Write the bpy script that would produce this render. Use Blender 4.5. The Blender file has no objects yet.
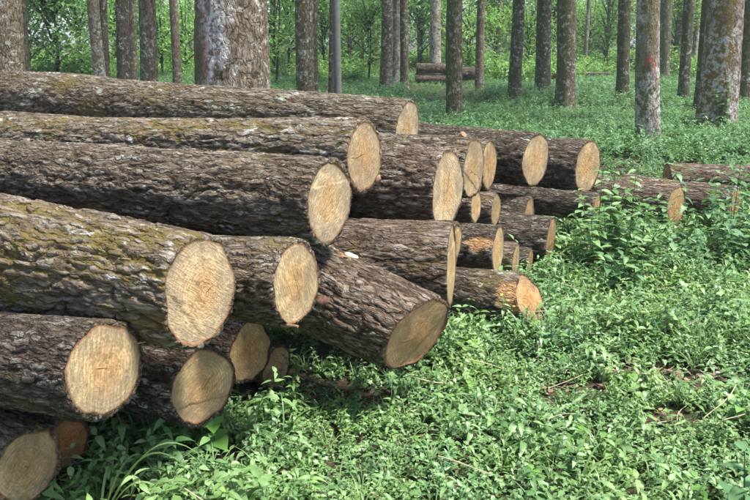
import bpy, math, random
import numpy as np
from mathutils import Vector, Matrix, Euler

SC = bpy.context.scene
COL = SC.collection
R = math.radians
rng = np.random.default_rng(11)
random.seed(11)

# ------------------------------------------------------------------ camera, sky, sun, exposure
CAM_H, PITCH, FPX = 1.7, R(15.9), 736.0
cam = bpy.data.cameras.new('camera'); camo = bpy.data.objects.new('camera', cam); COL.objects.link(camo)
camo.location = (0, 0, CAM_H); camo.rotation_euler = (R(90) - PITCH, 0, 0)
cam.sensor_width = 36; cam.lens = 36 * FPX / 750; cam.clip_end = 1500; cam.clip_start = .05
SC.camera = camo

SUN_EL, SUN_AZ = R(66), R(112)          # azimuth from +Y (the view direction) towards +X (right)
world = bpy.data.worlds.new('World'); SC.world = world; world.use_nodes = True
wn = world.node_tree; wn.nodes.clear()
sky = wn.nodes.new('ShaderNodeTexSky'); sky.sky_type = 'NISHITA'; sky.sun_disc = False
sky.sun_elevation = SUN_EL; sky.sun_rotation = SUN_AZ
sky.air_density = 1.0; sky.dust_density = 1.5; sky.ozone_density = .6
bg = wn.nodes.new('ShaderNodeBackground'); bg.inputs['Strength'].default_value = .11
wo = wn.nodes.new('ShaderNodeOutputWorld')
wn.links.new(sky.outputs[0], bg.inputs[0]); wn.links.new(bg.outputs[0], wo.inputs[0])

sl = bpy.data.lights.new('sun', 'SUN'); sl.energy = 3.7; sl.angle = R(11); sl.color = (1, .965, .91)
so = bpy.data.objects.new('sun', sl); COL.objects.link(so)
sd = Vector((math.sin(SUN_AZ) * math.cos(SUN_EL), math.cos(SUN_AZ) * math.cos(SUN_EL), math.sin(SUN_EL)))
so.rotation_euler = sd.to_track_quat('Z', 'Y').to_euler(); so.location = (6, -6, 12)

SC.view_settings.view_transform = 'Standard'; SC.view_settings.look = 'None'
SC.view_settings.exposure = 1.36; SC.view_settings.gamma = 1
SC.render.engine = 'CYCLES'
cy = SC.cycles
cy.max_bounces = 5; cy.diffuse_bounces = 2; cy.use_adaptive_sampling = True; cy.adaptive_threshold = .025; cy.glossy_bounces = 2; cy.transmission_bounces = 3; cy.transparent_max_bounces = 4
cy.use_denoising = True
try: cy.denoiser = 'OPENIMAGEDENOISE'; cy.denoising_input_passes = 'RGB_ALBEDO_NORMAL'
except Exception: pass
cy.sample_clamp_indirect = 4

def ray(px, py):
    xc, yc = (px - 375) / FPX, -(py - 250) / FPX
    return np.array([xc, math.cos(PITCH) + yc * math.sin(PITCH), yc * math.cos(PITCH) - math.sin(PITCH)])
def on_ground(px, py, z=0.0):
    d = ray(px, py); return d * ((z - CAM_H) / d[2]) + np.array([0, 0, CAM_H])
def at_depth(px, py, Z):
    return ray(px, py) * Z + np.array([0, 0, CAM_H])

# ------------------------------------------------------------------ vectorised noise
def _h(*ks):
    x = np.zeros(np.broadcast(*ks).shape, np.uint32) + np.uint32(0x9E3779B9)
    for k in ks:
        x = x ^ (np.asarray(k).astype(np.int64) & 0xFFFFFFFF).astype(np.uint32)
        x = x * np.uint32(0x85EBCA6B); x = x ^ (x >> np.uint32(13)); x = x * np.uint32(0xC2B2AE35); x = x ^ (x >> np.uint32(16))
    return x.astype(np.float64) / 4294967295.0
def noise3(x, y, z, seed=0):
    xi, yi, zi = np.floor(x), np.floor(y), np.floor(z)
    fx, fy, fz = x - xi, y - yi, z - zi
    fx, fy, fz = [t * t * (3 - 2 * t) for t in (fx, fy, fz)]
    r = 0
    for dx in (0, 1):
        for dy in (0, 1):
            for dz in (0, 1):
                w = (fx if dx else 1 - fx) * (fy if dy else 1 - fy) * (fz if dz else 1 - fz)
                r = r + w * _h(xi + dx, yi + dy, zi + dz, np.int64(seed))
    return r * 2 - 1
def fbm3(x, y, z, seed=0, oct=4, gain=.5):
    r, a = 0, 1.0
    for o in range(oct):
        r = r + a * noise3(x * 2 ** o, y * 2 ** o, z * 2 ** o, seed + o * 17); a *= gain
    return r
def vor(a, b, nper, seed):
    """2D voronoi, a periodic with nper cells. returns F1, F2, random of nearest cell, offsets from its centre"""
    ai, bi = np.floor(a), np.floor(b)
    f1 = np.full(a.shape, 9.0); f2 = f1.copy(); rid = np.zeros(a.shape); ox = rid.copy(); oy = rid.copy()
    for da in (-1, 0, 1):
        for db in (-1, 0, 1):
            ca, cb = ai + da, bi + db
            cm = np.mod(ca, nper)
            jx = ca + _h(cm, cb, np.int64(seed)); jy = cb + _h(cm, cb, np.int64(seed + 5))
            d = np.hypot(a - jx, b - jy)
            near = d < f1
            f2 = np.where(near, f1, np.minimum(f2, d))
            rid = np.where(near, _h(cm, cb, np.int64(seed + 9)), rid)
            ox = np.where(near, a - jx, ox); oy = np.where(near, b - jy, oy)
            f1 = np.where(near, d, f1)
    return f1, f2, rid, ox, oy
def sstep(e0, e1, x):
    t = np.clip((x - e0) / (e1 - e0), 0, 1); return t * t * (3 - 2 * t)

def bark_height(th, s, rad, seed, cw=.034, cl=.085, warp=1.0):
    """0..1 scaly, fissured bark relief on a cylinder, th angle, s metres along"""
    C = 2 * math.pi * rad
    cx, sx = np.cos(th) * rad, np.sin(th) * rad
    w1 = fbm3(cx * 11, sx * 11, s * 7, seed, 4, .6); w2 = fbm3(cx * 12 + 7, sx * 12, s * 7, seed + 3, 4, .6)
    n = max(6, round(C / cw))
    a = th / (2 * math.pi) * n + w1 * .52 * warp; b = s / (cl * 1.9) + w2 * .42 * warp
    f1, f2, rid, ox, oy = vor(a, b, n, seed)
    crack = sstep(.02, .24, f2 - f1)
    # each scale leans: one lip stands proud, the other dips under its neighbour
    lean = (_h(np.floor(rid * 9999), np.int64(seed + 2)) - .5) * 1.2 * ox + (_h(np.floor(rid * 9999), np.int64(seed + 4)) - .3) * .8 * oy
    g1, g2, rid2, gx, gy = vor(a * 2 + w2 * .7, b * 1.9 + w1 * .5, n * 2, seed + 31)
    crack2 = sstep(0, .25, g2 - g1)
    flake = fbm3(cx * 45, sx * 45, s * 18, seed + 40, 3, .6)
    fur = np.abs(fbm3(cx * 13 + 3, sx * 13, s * 3.2, seed + 50, 3, .5) + .15 * w2)      # long axial furrows
    fur = sstep(.015, .13, fur)
    h = crack * (.34 + .26 * rid + .30 * lean) * (.35 + .65 * fur) + .20 * fur + .12 * crack2 * (.4 + rid2) + .07 * flake
    return np.clip(h, -.15, 1.1)

# ------------------------------------------------------------------ mesh helpers
def mesh_np(name, V, F, mats, smooth=True, attrs=None, fmat=None):
    """V (n,3); F list of (k,3) / (k,4) int arrays"""
    if isinstance(F, np.ndarray): F = [F]
    me = bpy.data.meshes.new(name)
    V = np.asarray(V, np.float32)
    me.vertices.add(len(V)); me.vertices.foreach_set('co', V.ravel())
    loops = np.concatenate([f.ravel() for f in F]).astype(np.int32)
    tot = np.concatenate([np.full(len(f), f.shape[1], np.int32) for f in F])
    st = np.concatenate([[0], np.cumsum(tot)[:-1]]).astype(np.int32)
    me.loops.add(len(loops)); me.loops.foreach_set('vertex_index', loops)
    me.polygons.add(len(tot)); me.polygons.foreach_set('loop_start', st); me.polygons.foreach_set('loop_total', tot)
    me.polygons.foreach_set('use_smooth', np.full(len(tot), smooth))
    if not isinstance(mats, (list, tuple)): mats = [mats]
    for m in mats: me.materials.append(m)
    if fmat is not None: me.polygons.foreach_set('material_index', np.asarray(fmat, np.int32))
    for k, v in (attrs or {}).items():
        a = me.attributes.new(k, 'FLOAT', 'POINT'); a.data.foreach_set('value', np.asarray(v, np.float32).ravel())
    me.update(calc_edges=True); me.validate()
    return me
def link(name, me, parent=None, col=COL):
    o = bpy.data.objects.new(name, me); col.objects.link(o)
    if parent is not None: o.parent = parent
    return o
def thing(name, label, cat, loc=(0, 0, 0), rot=(0, 0, 0), group=None):
    o = bpy.data.objects.new(name, None); COL.objects.link(o); o.empty_display_size = .1
    o.location = loc; o.rotation_euler = rot
    o['label'] = label; o['category'] = cat
    if group: o['group'] = group
    return o
def tag(o, label, cat, group=None):
    o['label'] = label; o['category'] = cat
    if group: o['group'] = group
    return o
def grid_quads(ns, nt, wrap=True, off=0):
    i = np.arange(ns - 1)[:, None]; j = np.arange(nt if wrap else nt - 1)[None, :]
    j2 = (j + 1) % nt
    q = np.stack([i * nt + j, i * nt + j2, (i + 1) * nt + j2, (i + 1) * nt + j], -1).reshape(-1, 4)
    return q + off
class MB:
    """collects small pieces into one mesh"""
    def __init__(s): s.V = []; s.F3 = []; s.F4 = []; s.n = 0; s.m3 = []; s.m4 = []; s.A = []
    def add(s, V, F3=None, F4=None, mat=0, a=0.0):
        V = np.asarray(V, float); s.V.append(V); s.A.append(np.full(len(V), a))
        if F3 is not None and len(F3): s.F3.append(np.asarray(F3) + s.n); s.m3 += [mat] * len(F3)
        if F4 is not None and len(F4): s.F4.append(np.asarray(F4) + s.n); s.m4 += [mat] * len(F4)
        s.n += len(V)
    def tube(s, pts, rad, nt=6, mat=0, cap=True):
        pts = np.asarray(pts, float); rad = np.asarray(rad, float) * np.ones(len(pts))
        V = []; prev = None
        for i, p in enumerate(pts):
            d = pts[min(i + 1, len(pts) - 1)] - pts[max(i - 1, 0)]; d = d / (np.linalg.norm(d) + 1e-9)
            ref = np.array([0, 0, 1.]) if abs(d[2]) < .9 else np.array([1., 0, 0])
            if prev is not None: ref = prev
            x = ref - d * (ref @ d); x /= np.linalg.norm(x) + 1e-9; prev = x; y = np.cross(d, x)
            t = np.arange(nt) / nt * 2 * math.pi
            V.append(p + rad[i] * (np.cos(t)[:, None] * x + np.sin(t)[:, None] * y))
        V = np.concatenate(V); F4 = grid_quads(len(pts), nt)
        s.add(V, None, F4, mat)
        if cap:
            k = (len(pts) - 1) * nt
            s.add(np.vstack([V[k:k + nt], pts[-1][None]]), [[i, (i + 1) % nt, nt] for i in range(nt)], None, mat)
    def mesh(s, name, mats, smooth=True):
        F = []; fm = []
        if s.F3: F.append(np.concatenate(s.F3)); fm += s.m3
        if s.F4: F.append(np.concatenate(s.F4)); fm += s.m4
        return mesh_np(name, np.concatenate(s.V), F, mats, smooth, fmat=fm, attrs={'var': np.concatenate(s.A)})

# ------------------------------------------------------------------ materials
class NT:
    def __init__(s, name):
        s.m = bpy.data.materials.new(name); s.m.use_nodes = True; s.t = s.m.node_tree; s.t.nodes.clear()
        s.out = s.n('ShaderNodeOutputMaterial'); s.b = s.n('ShaderNodeBsdfPrincipled'); s.l(s.b.outputs[0], s.out.inputs[0])
    def n(s, t, **kw):
        n = s.t.nodes.new(t)
        for k, v in kw.items(): setattr(n, k, v)
        return n
    def l(s, a, b): s.t.links.new(a, b)
    def put(s, sock, v):
        if hasattr(v, 'is_output'): s.l(v, sock)
        elif v is not None: sock.default_value = v
    def noise(s, vec, scale, detail=4, rough=.55, dist=0, stretch=None, off=None):
        if stretch is not None or off is not None:
            mp = s.n('ShaderNodeMapping'); s.l(vec, mp.inputs[0])
            if stretch: mp.inputs['Scale'].default_value = stretch
            if off is not None: s.put(mp.inputs['Location'], off)
            vec = mp.outputs[0]
        n = s.n('ShaderNodeTexNoise'); s.l(vec, n.inputs['Vector'])
        n.inputs['Scale'].default_value = scale; n.inputs['Detail'].default_value = detail
        n.inputs['Roughness'].default_value = rough; n.inputs['Distortion'].default_value = dist
        return n.outputs[0]
    def ramp(s, fac, stops):
        r = s.n('ShaderNodeValToRGB'); s.l(fac, r.inputs[0]); e = r.color_ramp.elements
        while len(e) < len(stops): e.new(.5)
        for x, (p, c) in zip(e, stops):
            x.position = p
            x.color = (c, c, c, 1) if isinstance(c, (int, float)) else (*c, 1)
        return r.outputs[0]
    def mix(s, fac, a, b, mode='MIX'):
        m = s.n('ShaderNodeMix', data_type='RGBA', blend_type=mode)
        s.put(m.inputs[0], fac)
        for k, v in ((6, a), (7, b)):
            if isinstance(v, tuple): v = (*v, 1) if len(v) == 3 else v
            s.put(m.inputs[k], v)
        return m.outputs[2]
    def math(s, op, a, b=None, clamp=False):
        m = s.n('ShaderNodeMath', operation=op); m.use_clamp = clamp
        s.put(m.inputs[0], a); s.put(m.inputs[1], b); return m.outputs[0]
    def attr(s, name):
        a = s.n('ShaderNodeAttribute'); a.attribute_name = name; return a.outputs['Fac']
    def coord(s, k='Object'): return s.n('ShaderNodeTexCoord').outputs[k]
    def bump(s, h, strength, dist):
        b = s.n('ShaderNodeBump'); s.l(h, b.inputs['Height']); b.inputs['Strength'].default_value = strength
        b.inputs['Distance'].default_value = dist; s.l(b.outputs[0], s.b.inputs['Normal'])
    def rnd(s): return s.n('ShaderNodeObjectInfo').outputs['Random']
    def fin(s, col, rough, spec=.3):
        s.put(s.b.inputs['Base Color'], col); s.put(s.b.inputs['Roughness'], rough)
        s.b.inputs['Specular IOR Level'].default_value = spec
        return s.m

def bark_mat(name, ridge, crev, lichen=(.47, .48, .43), lich_amt=.5, moss=(.16, .13, .03), moss_amt=.2, ridge2=None, stretch=(.24, 1, 1), lscale=16, crack=1.0, cs=1.0):
    k = NT(name); co = k.coord(); r = k.rnd()
    cmb = k.n('ShaderNodeCombineXYZ'); k.l(k.math('MULTIPLY', r, 37.0), cmb.inputs[0]); k.l(k.math('MULTIPLY', r, 11.0), cmb.inputs[1])
    add = k.n('ShaderNodeVectorMath', operation='ADD'); k.l(co, add.inputs[0]); k.l(cmb.outputs[0], add.inputs[1]); v = add.outputs[0]
    h = k.attr('h')
    n1 = k.noise(v, 9, 5, .6, stretch=stretch); n2 = k.noise(v, 75, 6, .7, stretch=stretch)
    n3 = k.noise(v, 3.0, 3, .5)
    # crisp fissures: warped, stretched cells
    wn_ = k.n('ShaderNodeTexNoise'); k.l(v, wn_.inputs['Vector']); wn_.inputs['Scale'].default_value = 16; wn_.inputs['Detail'].default_value = 4
    ws = k.n('ShaderNodeVectorMath', operation='SCALE'); k.l(wn_.outputs['Color'], ws.inputs[0]); ws.inputs['Scale'].default_value = .055
    wa = k.n('ShaderNodeVectorMath', operation='ADD'); k.l(v, wa.inputs[0]); k.l(ws.outputs[0], wa.inputs[1])
    def cells(sc, st):
        mp = k.n('ShaderNodeMapping'); k.l(wa.outputs[0], mp.inputs[0]); mp.inputs['Scale'].default_value = st
        vo = k.n('ShaderNodeTexVoronoi', feature='DISTANCE_TO_EDGE'); k.l(mp.outputs[0], vo.inputs['Vector']); vo.inputs['Scale'].default_value = sc; return vo.outputs['Distance']
    c1 = k.ramp(cells(30 * cs, (.15, 1, 1)), [(.0, 0.0), (.15, 1.0)]); c2 = k.ramp(cells(64 * cs, (.17, 1, 1)), [(.0, 0.0), (.13, 1.0)])
    hv = k.math('ADD', h, k.math('MULTIPLY', k.math('SUBTRACT', n2, .5), .5))
    rel = k.math('MULTIPLY', k.ramp(hv, [(.12, 0.0), (.32, 1.0)]), k.math('ADD', k.math('MULTIPLY', c1, .75 * crack), 1 - .75 * crack))
    rel = k.math('MULTIPLY', rel, k.math('ADD', k.math('MULTIPLY', c2, .4), .6))
    rc = k.mix(k.ramp(n1, [(.35, 0.0), (.65, 1.0)]), ridge, ridge2 or tuple(c * .62 for c in ridge))
    col = k.mix(rel, crev, rc)
    col = k.mix(k.math('MULTIPLY', k.ramp(n3, [(.45, 0.0), (.65, 1.0)]), .4), col, k.mix(.5, col, (.14, .095, .05)))
    # fine grain
    col = k.mix(.8, col, k.ramp(n2, [(.32, .35), (.50, .95), (.68, 1.9)]), 'MULTIPLY')
    # moss in the mid heights
    if moss_amt > 0:
        mm = k.math('MULTIPLY', k.ramp(n3, [(.62 - .25 * moss_amt, 0.0), (.72 - .2 * moss_amt, 1.0)]), k.ramp(rel, [(.0, .5), (.3, 1.0), (.6, .8), (.95, .0)]))
        mm = k.math('MULTIPLY', mm, k.ramp(n1, [(.46, 0.0), (.56, 1.0)]))
        col = k.mix(k.math('MULTIPLY', mm, .85), col, moss)
    # lichen flecks on the proud plates
    l1 = k.noise(v, lscale, 5, .65, stretch=(.6, 1, 1), off=(3, 5, 1)); l2 = k.noise(v, 2.2, 3, .5, off=(9, 1, 4))
    lm = k.math('MULTIPLY', k.ramp(l1, [(.57, 0.0), (.63, 1.0)]), k.ramp(l2, [(.52 - .2 * lich_amt, 0.0), (.70 - .2 * lich_amt, 1.0)]))
    lm = k.math('MULTIPLY', lm, k.ramp(rel, [(.35, .05), (.8, 1.0)]))
    col = k.mix(k.math('MULTIPLY', lm, .85), col, lichen)
    # weathered grey plate tops
    gm = k.math('MULTIPLY', k.ramp(h, [(.40, 0.0), (.65, 1.0)]), k.ramp(k.noise(v, 40, 5, .65, stretch=stretch), [(.47, 0.0), (.60, 1.0)]))
    gm = k.math('MULTIPLY', gm, rel)
    col = k.mix(k.math('MULTIPLY', gm, .55), col, (.33, .30, .255))
    # peeled places
    pl = k.attr('peel')
    wood = k.mix(n2, (.26, .12, .045), (.46, .29, .15))
    col = k.mix(pl, col, wood)
    hb = k.math('ADD', k.math('MULTIPLY', n2, .45), k.math('ADD', k.math('MULTIPLY', c1, .8 * crack), k.math('MULTIPLY', c2, .3)))
    k.bump(hb, .9, .012)
    return k.fin(col, .9, .2)

def face_mat():
    k = NT('cut_wood'); oi = k.n('ShaderNodeObjectInfo'); co = k.coord(); r = oi.outputs['Random']
    cmb = k.n('ShaderNodeCombineXYZ'); k.l(k.math('MULTIPLY', r, 37.0), cmb.inputs[1]); k.l(k.math('MULTIPLY', r, 19.0), cmb.inputs[2])
    add = k.n('ShaderNodeVectorMath', operation='ADD'); k.l(co, add.inputs[0]); k.l(cmb.outputs[0], add.inputs[1]); v = add.outputs[0]
    vr = k.n('ShaderNodeVectorRotate', rotation_type='X_AXIS'); k.l(v, vr.inputs['Vector']); k.l(k.math('MULTIPLY', k.math('SUBTRACT', r, .5), 2.2), vr.inputs['Angle']); vr = vr.outputs[0]
    rr = k.attr('rr'); ang = k.attr('ang'); rm = k.attr('rm')
    nb = k.noise(v, 5, 4, .55); nf = k.noise(v, 90, 4, .6); nm = k.noise(v, 22, 5, .65)
    # growth rings, uneven spacing
    ph = k.math('ADD', k.math('MULTIPLY', rm, 470.0), k.math('MULTIPLY', k.noise(v, 7, 3, .5), 9.0))
    ring = k.math('SINE', ph)
    ring = k.math('MULTIPLY', ring, k.ramp(k.noise(v, 9, 2, .5), [(.35, .2), (.65, 1.0)]))
    base = k.mix(k.ramp(k.math('ADD', rr, k.math('MULTIPLY', k.math('SUBTRACT', nb, .5), .5)), [(.30, 0.0), (.75, 1.0)]), (.52, .365, .215), (.62, .525, .375))
    base = k.mix(k.math('MULTIPLY', k.math('ADD', ring, 1.0), .21), base, (.27, .155, .07))
    # saw marks: fine parallel scores across the face
    sw = k.noise(vr, 30, 5, .75, dist=.6, stretch=(1, 3.2, .7)); sw2 = k.noise(vr, 60, 4, .7, dist=.8, stretch=(1, .5, 2.6))
    base = k.mix(.6, base, k.ramp(sw, [(.34, .45), (.5, 1.0), (.66, 1.4)]), 'MULTIPLY')
    base = k.mix(.3, base, k.ramp(sw2, [(.32, .6), (.5, 1.0), (.68, 1.35)]), 'MULTIPLY')
    base = k.mix(.35, base, k.ramp(nf, [(.3, .35), (.5, 1.0), (.7, 1.7)]), 'MULTIPLY')
    base = k.mix(.5, base, k.ramp(nm, [(.34, .5), (.5, 1.0), (.66, 1.35)]), 'MULTIPLY')
    # grey weather stain, stronger near the edge
    st = k.ramp(k.math('ADD', k.math('MULTIPLY', rr, .28), k.noise(v, 6, 5, .65, off=(0, 4, 9))), [(.57, 0.0), (.82, 1.0)])
    base = k.mix(k.math('MULTIPLY', st, .75), base, (.24, .20, .155))
    # resin and mould dots
    dm = k.ramp(k.noise(v, 38, 3, .6, off=(2, 8, 3)), [(.68, 0.0), (.74, 1.0)])
    base = k.mix(k.math('MULTIPLY', dm, .55), base, (.15, .085, .04))
    wp = k.ramp(k.noise(v, 30, 2, .5, off=(5, 2, 7)), [(.70, 0.0), (.76, 1.0)])
    base = k.mix(k.math('MULTIPLY', wp, .6), base, (.72, .62, .44))
    base = k.mix(k.ramp(k.math('ADD', rr, k.math('MULTIPLY', k.math('SUBTRACT', nm, .5), .10)), [(.945, 0.0), (.985, .9)]), base, (.20, .095, .05))
    # drying checks running out from the pith
    ck = k.attr('check'); base = k.mix(ck, base, (.10, .06, .03))
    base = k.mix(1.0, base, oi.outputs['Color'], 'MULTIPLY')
    hh = k.math('ADD', k.math('MULTIPLY', sw, 1.0), k.math('MULTIPLY', nm, .6))
    hh = k.math('SUBTRACT', hh, k.math('MULTIPLY', ck, 1.0))
    k.bump(hh, .9, .012)
    return k.fin(base, .82, .25)

def leaf_mat(name, c1, c2, c3=None, trans=.35, rough=.45, spec=.4, veins=True):
    k = NT(name); r = k.rnd(); v = k.attr('var'); co = k.coord()
    t = k.math('FRACT', k.math('ADD', r, v))
    stops = [(0, c1), (.6, c2), (1, c3 or c2)]
    col = k.ramp(t, stops)
    col = k.mix(.5, col, k.ramp(k.noise(co, 40, 3, .6), [(.3, .65), (.7, 1.35)]), 'MULTIPLY')
    pn = k.noise(k.n('ShaderNodeNewGeometry').outputs['Position'], 1.6, 3, .5)
    col = k.mix(k.ramp(pn, [(.42, 0.0), (.62, .8)]), col, k.mix(1.0, col, (1.14, 1.04, .85), 'MULTIPLY'))
    k.fin(col, rough, spec)
    tr = k.n('ShaderNodeBsdfTranslucent'); tc = k.mix(1.0, col, (1.1, 1.2, .6), 'MULTIPLY'); k.l(tc, tr.inputs[0])
    mx = k.n('ShaderNodeMixShader'); mx.inputs[0].default_value = trans
    k.l(k.b.outputs[0], mx.inputs[1]); k.l(tr.outputs[0], mx.inputs[2]); k.l(mx.outputs[0], k.out.inputs[0])
    return k.m

def plain_mat(name, c, rough=.8, var=.3, scale=20, spec=.25):
    k = NT(name); co = k.coord()
    col = k.mix(1.0, tuple(c), k.ramp(k.noise(co, scale, 4, .6), [(.3, 1 - var), (.7, 1 + var)]), 'MULTIPLY')
    return k.fin(col, rough, spec)

def ground_mat():
    k = NT('soil'); co = k.coord()
    a = k.noise(co, 3, 6, .6); b = k.noise(co, 40, 5, .65); c = k.noise(co, .35, 4, .5)
    col = k.ramp(b, [(.3, (.025, .019, .013)), (.5, (.065, .048, .032)), (.7, (.14, .105, .072))])
    col = k.mix(k.ramp(a, [(.45, 0.0), (.6, 1.0)]), col, (.05, .055, .025))
    k.bump(b, .8, .03)
    return k.fin(col, .95, .15)

M = {}
M['soil'] = ground_mat()
M['face'] = face_mat()
M['bark_lichen'] = bark_mat('bark_lichen', cs=0.85, ridge=(.178, .146, .105), crev=(.030, .021, .013), lich_amt=1.15, lichen=(.40, .43, .35), lscale=9, moss_amt=.35, ridge2=(.105, .075, .042))
M['bark_moss'] = bark_mat('bark_moss', cs=0.72, ridge=(.188, .152, .108), crev=(.036, .025, .013), lich_amt=.8, moss_amt=.95, ridge2=(.115, .08, .048), moss=(.15, .115, .028))
M['bark_brown'] = bark_mat('bark_brown', (.178, .140, .098), (.031, .020, .012), lich_amt=.45, moss_amt=.15, ridge2=(.10, .074, .048))
M['bark_red'] = bark_mat('bark_red', cs=0.92, ridge=(.172, .128, .092), crev=(.034, .020, .013), lich_amt=.5, moss_amt=.25, ridge2=(.10, .066, .043))
M['bark_dark'] = bark_mat('bark_dark', cs=1.3, ridge=(.098, .078, .056), crev=(.022, .016, .011), lich_amt=.5, moss_amt=.2, ridge2=(.062, .043, .03))

# ------------------------------------------------------------------ ground
def ground_z(x, y):
    return .03 * np.sin(x * .7 + 1) * np.cos(y * .45) + .02 * np.sin(x * 1.9 + y * 1.3) - .02
def build_ground():
    xs = np.concatenate([np.linspace(-400, -30, 12)[:-1], np.linspace(-30, 30, 161), np.linspace(30, 400, 12)[1:]])
    ys = np.concatenate([np.linspace(-60, -6, 8)[:-1], np.linspace(-6, 60, 177), np.linspace(60, 700, 14)[1:]])
    X, Y = np.meshgrid(xs, ys); Z = ground_z(X, Y)
    near = (np.abs(X) < 30) & (Y < 60)
    Z = Z + np.where(near, .012 * fbm3(X * 2.5, Y * 2.5, X * 0, 5, 3), 0)
    V = np.stack([X, Y, Z], -1).reshape(-1, 3)
    o = link('ground', mesh_np('ground', V, grid_quads(len(ys), len(xs), False), M['soil'])); o['kind'] = 'structure'
build_ground()

# ------------------------------------------------------------------ logs
LOGS = []          # (p0, u, L, r0, r1) for keeping plants out of them
def make_log(label, p0, b, tilt, L, d0, d1, mat, seed, res, group=None, tint=(1, 1, 1), yaw=0, pitch=0, amp=.017,
             peel=None, ov=(1, 1), bark_t=.016, cw=.034, cl=.085, name='log', swell=0.0, bend=.012, cat='log'):
    """front cut at p0; the log runs back along the axis. b plan angle, tilt rise to the back."""
    bb, tt = R(b), R(tilt)
    u = np.array([-math.sin(bb) * math.cos(tt), math.cos(bb) * math.cos(tt), math.sin(tt)])
    side = np.cross([0, 0, 1.], u); side /= np.linalg.norm(side); up = np.cross(u, side)
    root = thing(name, label, cat, group=group)
    root.matrix_world = Matrix((( u[0], side[0], up[0], p0[0]), (u[1], side[1], up[1], p0[1]), (u[2], side[2], up[2], p0[2]), (0, 0, 0, 1)))
    LOGS.append((np.array(p0), u, L, d0 / 2, d1 / 2))
    rg = np.random.default_rng(seed)
    nt = int(2 * math.pi * d0 / 2 / res); ns = int(L / (res * 1.45)) + 2
    th = np.arange(nt) / nt * 2 * math.pi
    s = np.linspace(0, L, ns)
    TH, S = np.meshgrid(th, s)
    r0, r1 = d0 / 2, d1 / 2
    rad = r0 + (r1 - r0) * (S / L) + swell * np.exp(-S / .25) * r0
    cx, sx = np.cos(TH), np.sin(TH)
    low = .05 * noise3(cx * 1.3 + seed, sx * 1.3, S * .9, seed) + .032 * noise3(cx * 3 + seed, sx * 3, S * 2.5, seed + 1) + .014 * noise3(cx * 7 + seed, sx * 7, S * 5, seed + 2)
    h = bark_height(TH, S, r0, seed, cw, cl)
    pe = np.zeros_like(h)
    for (pa, ps, wa, ws) in (peel or []):       # angle (deg from up, + to the side), distance, half sizes
        da = np.angle(np.exp(1j * (TH - R(90) - R(pa)))) / R(wa)
        q = np.hypot(da, (S - ps) / ws) + .45 * fbm3(cx * 9, sx * 9, S * 9, seed + 77, 3)
        pe = np.maximum(pe, 1 - sstep(.75, 1.0, q))
    rr_ = rad * (1 + low) * np.where(True, 1, 1)
    amp = amp * .85
    hh = h * (1 - pe) - .3 * pe
    frag = 1 - .4 * np.exp(-S / .010)           # bark breaks off a little at the saw cut
    Rb = rr_ - amp * .55 + hh * amp * frag
    bx, bz = bend * np.sin(S / L * 3.1), -bend * .6 * np.sin(S / L * 3.1)
    ky, kz = math.tan(R(yaw)), math.tan(R(pitch))
    fall = np.clip(1 - S / max(.6, d0), 0, 1)
    Y, Z = Rb * cx * ov[0] + bx, Rb * sx * ov[1] + bz
    X = S + (Y * ky + Z * kz) * fall
    jag = .006 * fbm3(cx * 5, sx * 5, S * 0, seed + 8, 3)
    X[0] += jag[0]
    V = np.stack([X, Y, Z], -1)
    # rim going in to the wood at both ends
    def rim(i, dx):
        rw = (rr_[i] - bark_t * (1 + .55 * noise3(np.cos(th) * 2.5 + seed, np.sin(th) * 2.5, th * 0, seed + 6))) * (1 + .004 * np.sin(th * 7 + seed))
        y, z = rw * np.cos(th) * ov[0] + bx[i], rw * np.sin(th) * ov[1] + bz[i]
        return np.stack([S[i] + (y * ky + z * kz) * fall[i] + dx, y, z], -1)
    f, bck = rim(0, .0), rim(-1, 0)
    Vb = np.concatenate([f[None], V, bck[None]]); hA = np.concatenate([np.full((1, nt), .35), h, np.full((1, nt), .35)])
    pA = np.concatenate([np.zeros((1, nt)), pe, np.zeros((1, nt))])
    q = grid_quads(ns + 2, nt)[:, ::-1]
    link('bark', mesh_np('bark', Vb.reshape(-1, 3), q, M[mat], attrs={'h': hA, 'peel': pA}), root)
    # cut faces
    for i, ring, sg in ((0, f, 1), (-1, bck, -1)):
        nr = 26 if res < .012 else 12
        if sg < 0: nr = 5
        t = np.linspace(1, 0, nr + 1)[:-1]
        pith = np.array([0, rg.uniform(-.12, .12) * r0, rg.uniform(-.12, .12) * r0])
        cen = np.array([S[i, 0], bx[i, 0], bz[i, 0]])
        c3 = cen + pith; c3[0] = S[i, 0] + (c3[1] * ky + c3[2] * kz) * fall[i, 0]
        Vf = c3 + (ring - c3)[None] * t[:, None, None]
        sawn = .0035 * noise3(Vf[..., 1] * 8 + seed, Vf[..., 2] * 8, Vf[..., 0] * 0, seed + 3) + .0012 * noise3(Vf[..., 1] * 60 + seed, Vf[..., 2] * 9, Vf[..., 0] * 0, seed + 4)
        ca = rg.uniform(0, 3.14); cd_ = rg.uniform(.25, .65) * r0 * rg.choice([-1, 1])
        chord = (Vf[..., 1] - cen[1]) * math.cos(ca) + (Vf[..., 2] - cen[2]) * math.sin(ca) - cd_ + .006 * noise3(Vf[..., 1] * 30, Vf[..., 2] * 30, Vf[..., 0] * 0, seed + 12)
        has_step = rg.uniform() < .45
        if has_step: sawn = sawn + .005 * sstep(-.005, .005, chord * np.sign(cd_))
        Vf[..., 0] += np.where(t[:, None] < 1, sawn, 0)
        rrA = np.repeat(t[:, None], nt, 1)
        rm = np.linalg.norm(Vf - c3, axis=-1)
        A = np.repeat(th[None], nr, 0)
        ck = np.zeros_like(A)
        if has_step: ck = .2 * np.exp(-(chord / .0025) ** 2)
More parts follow.
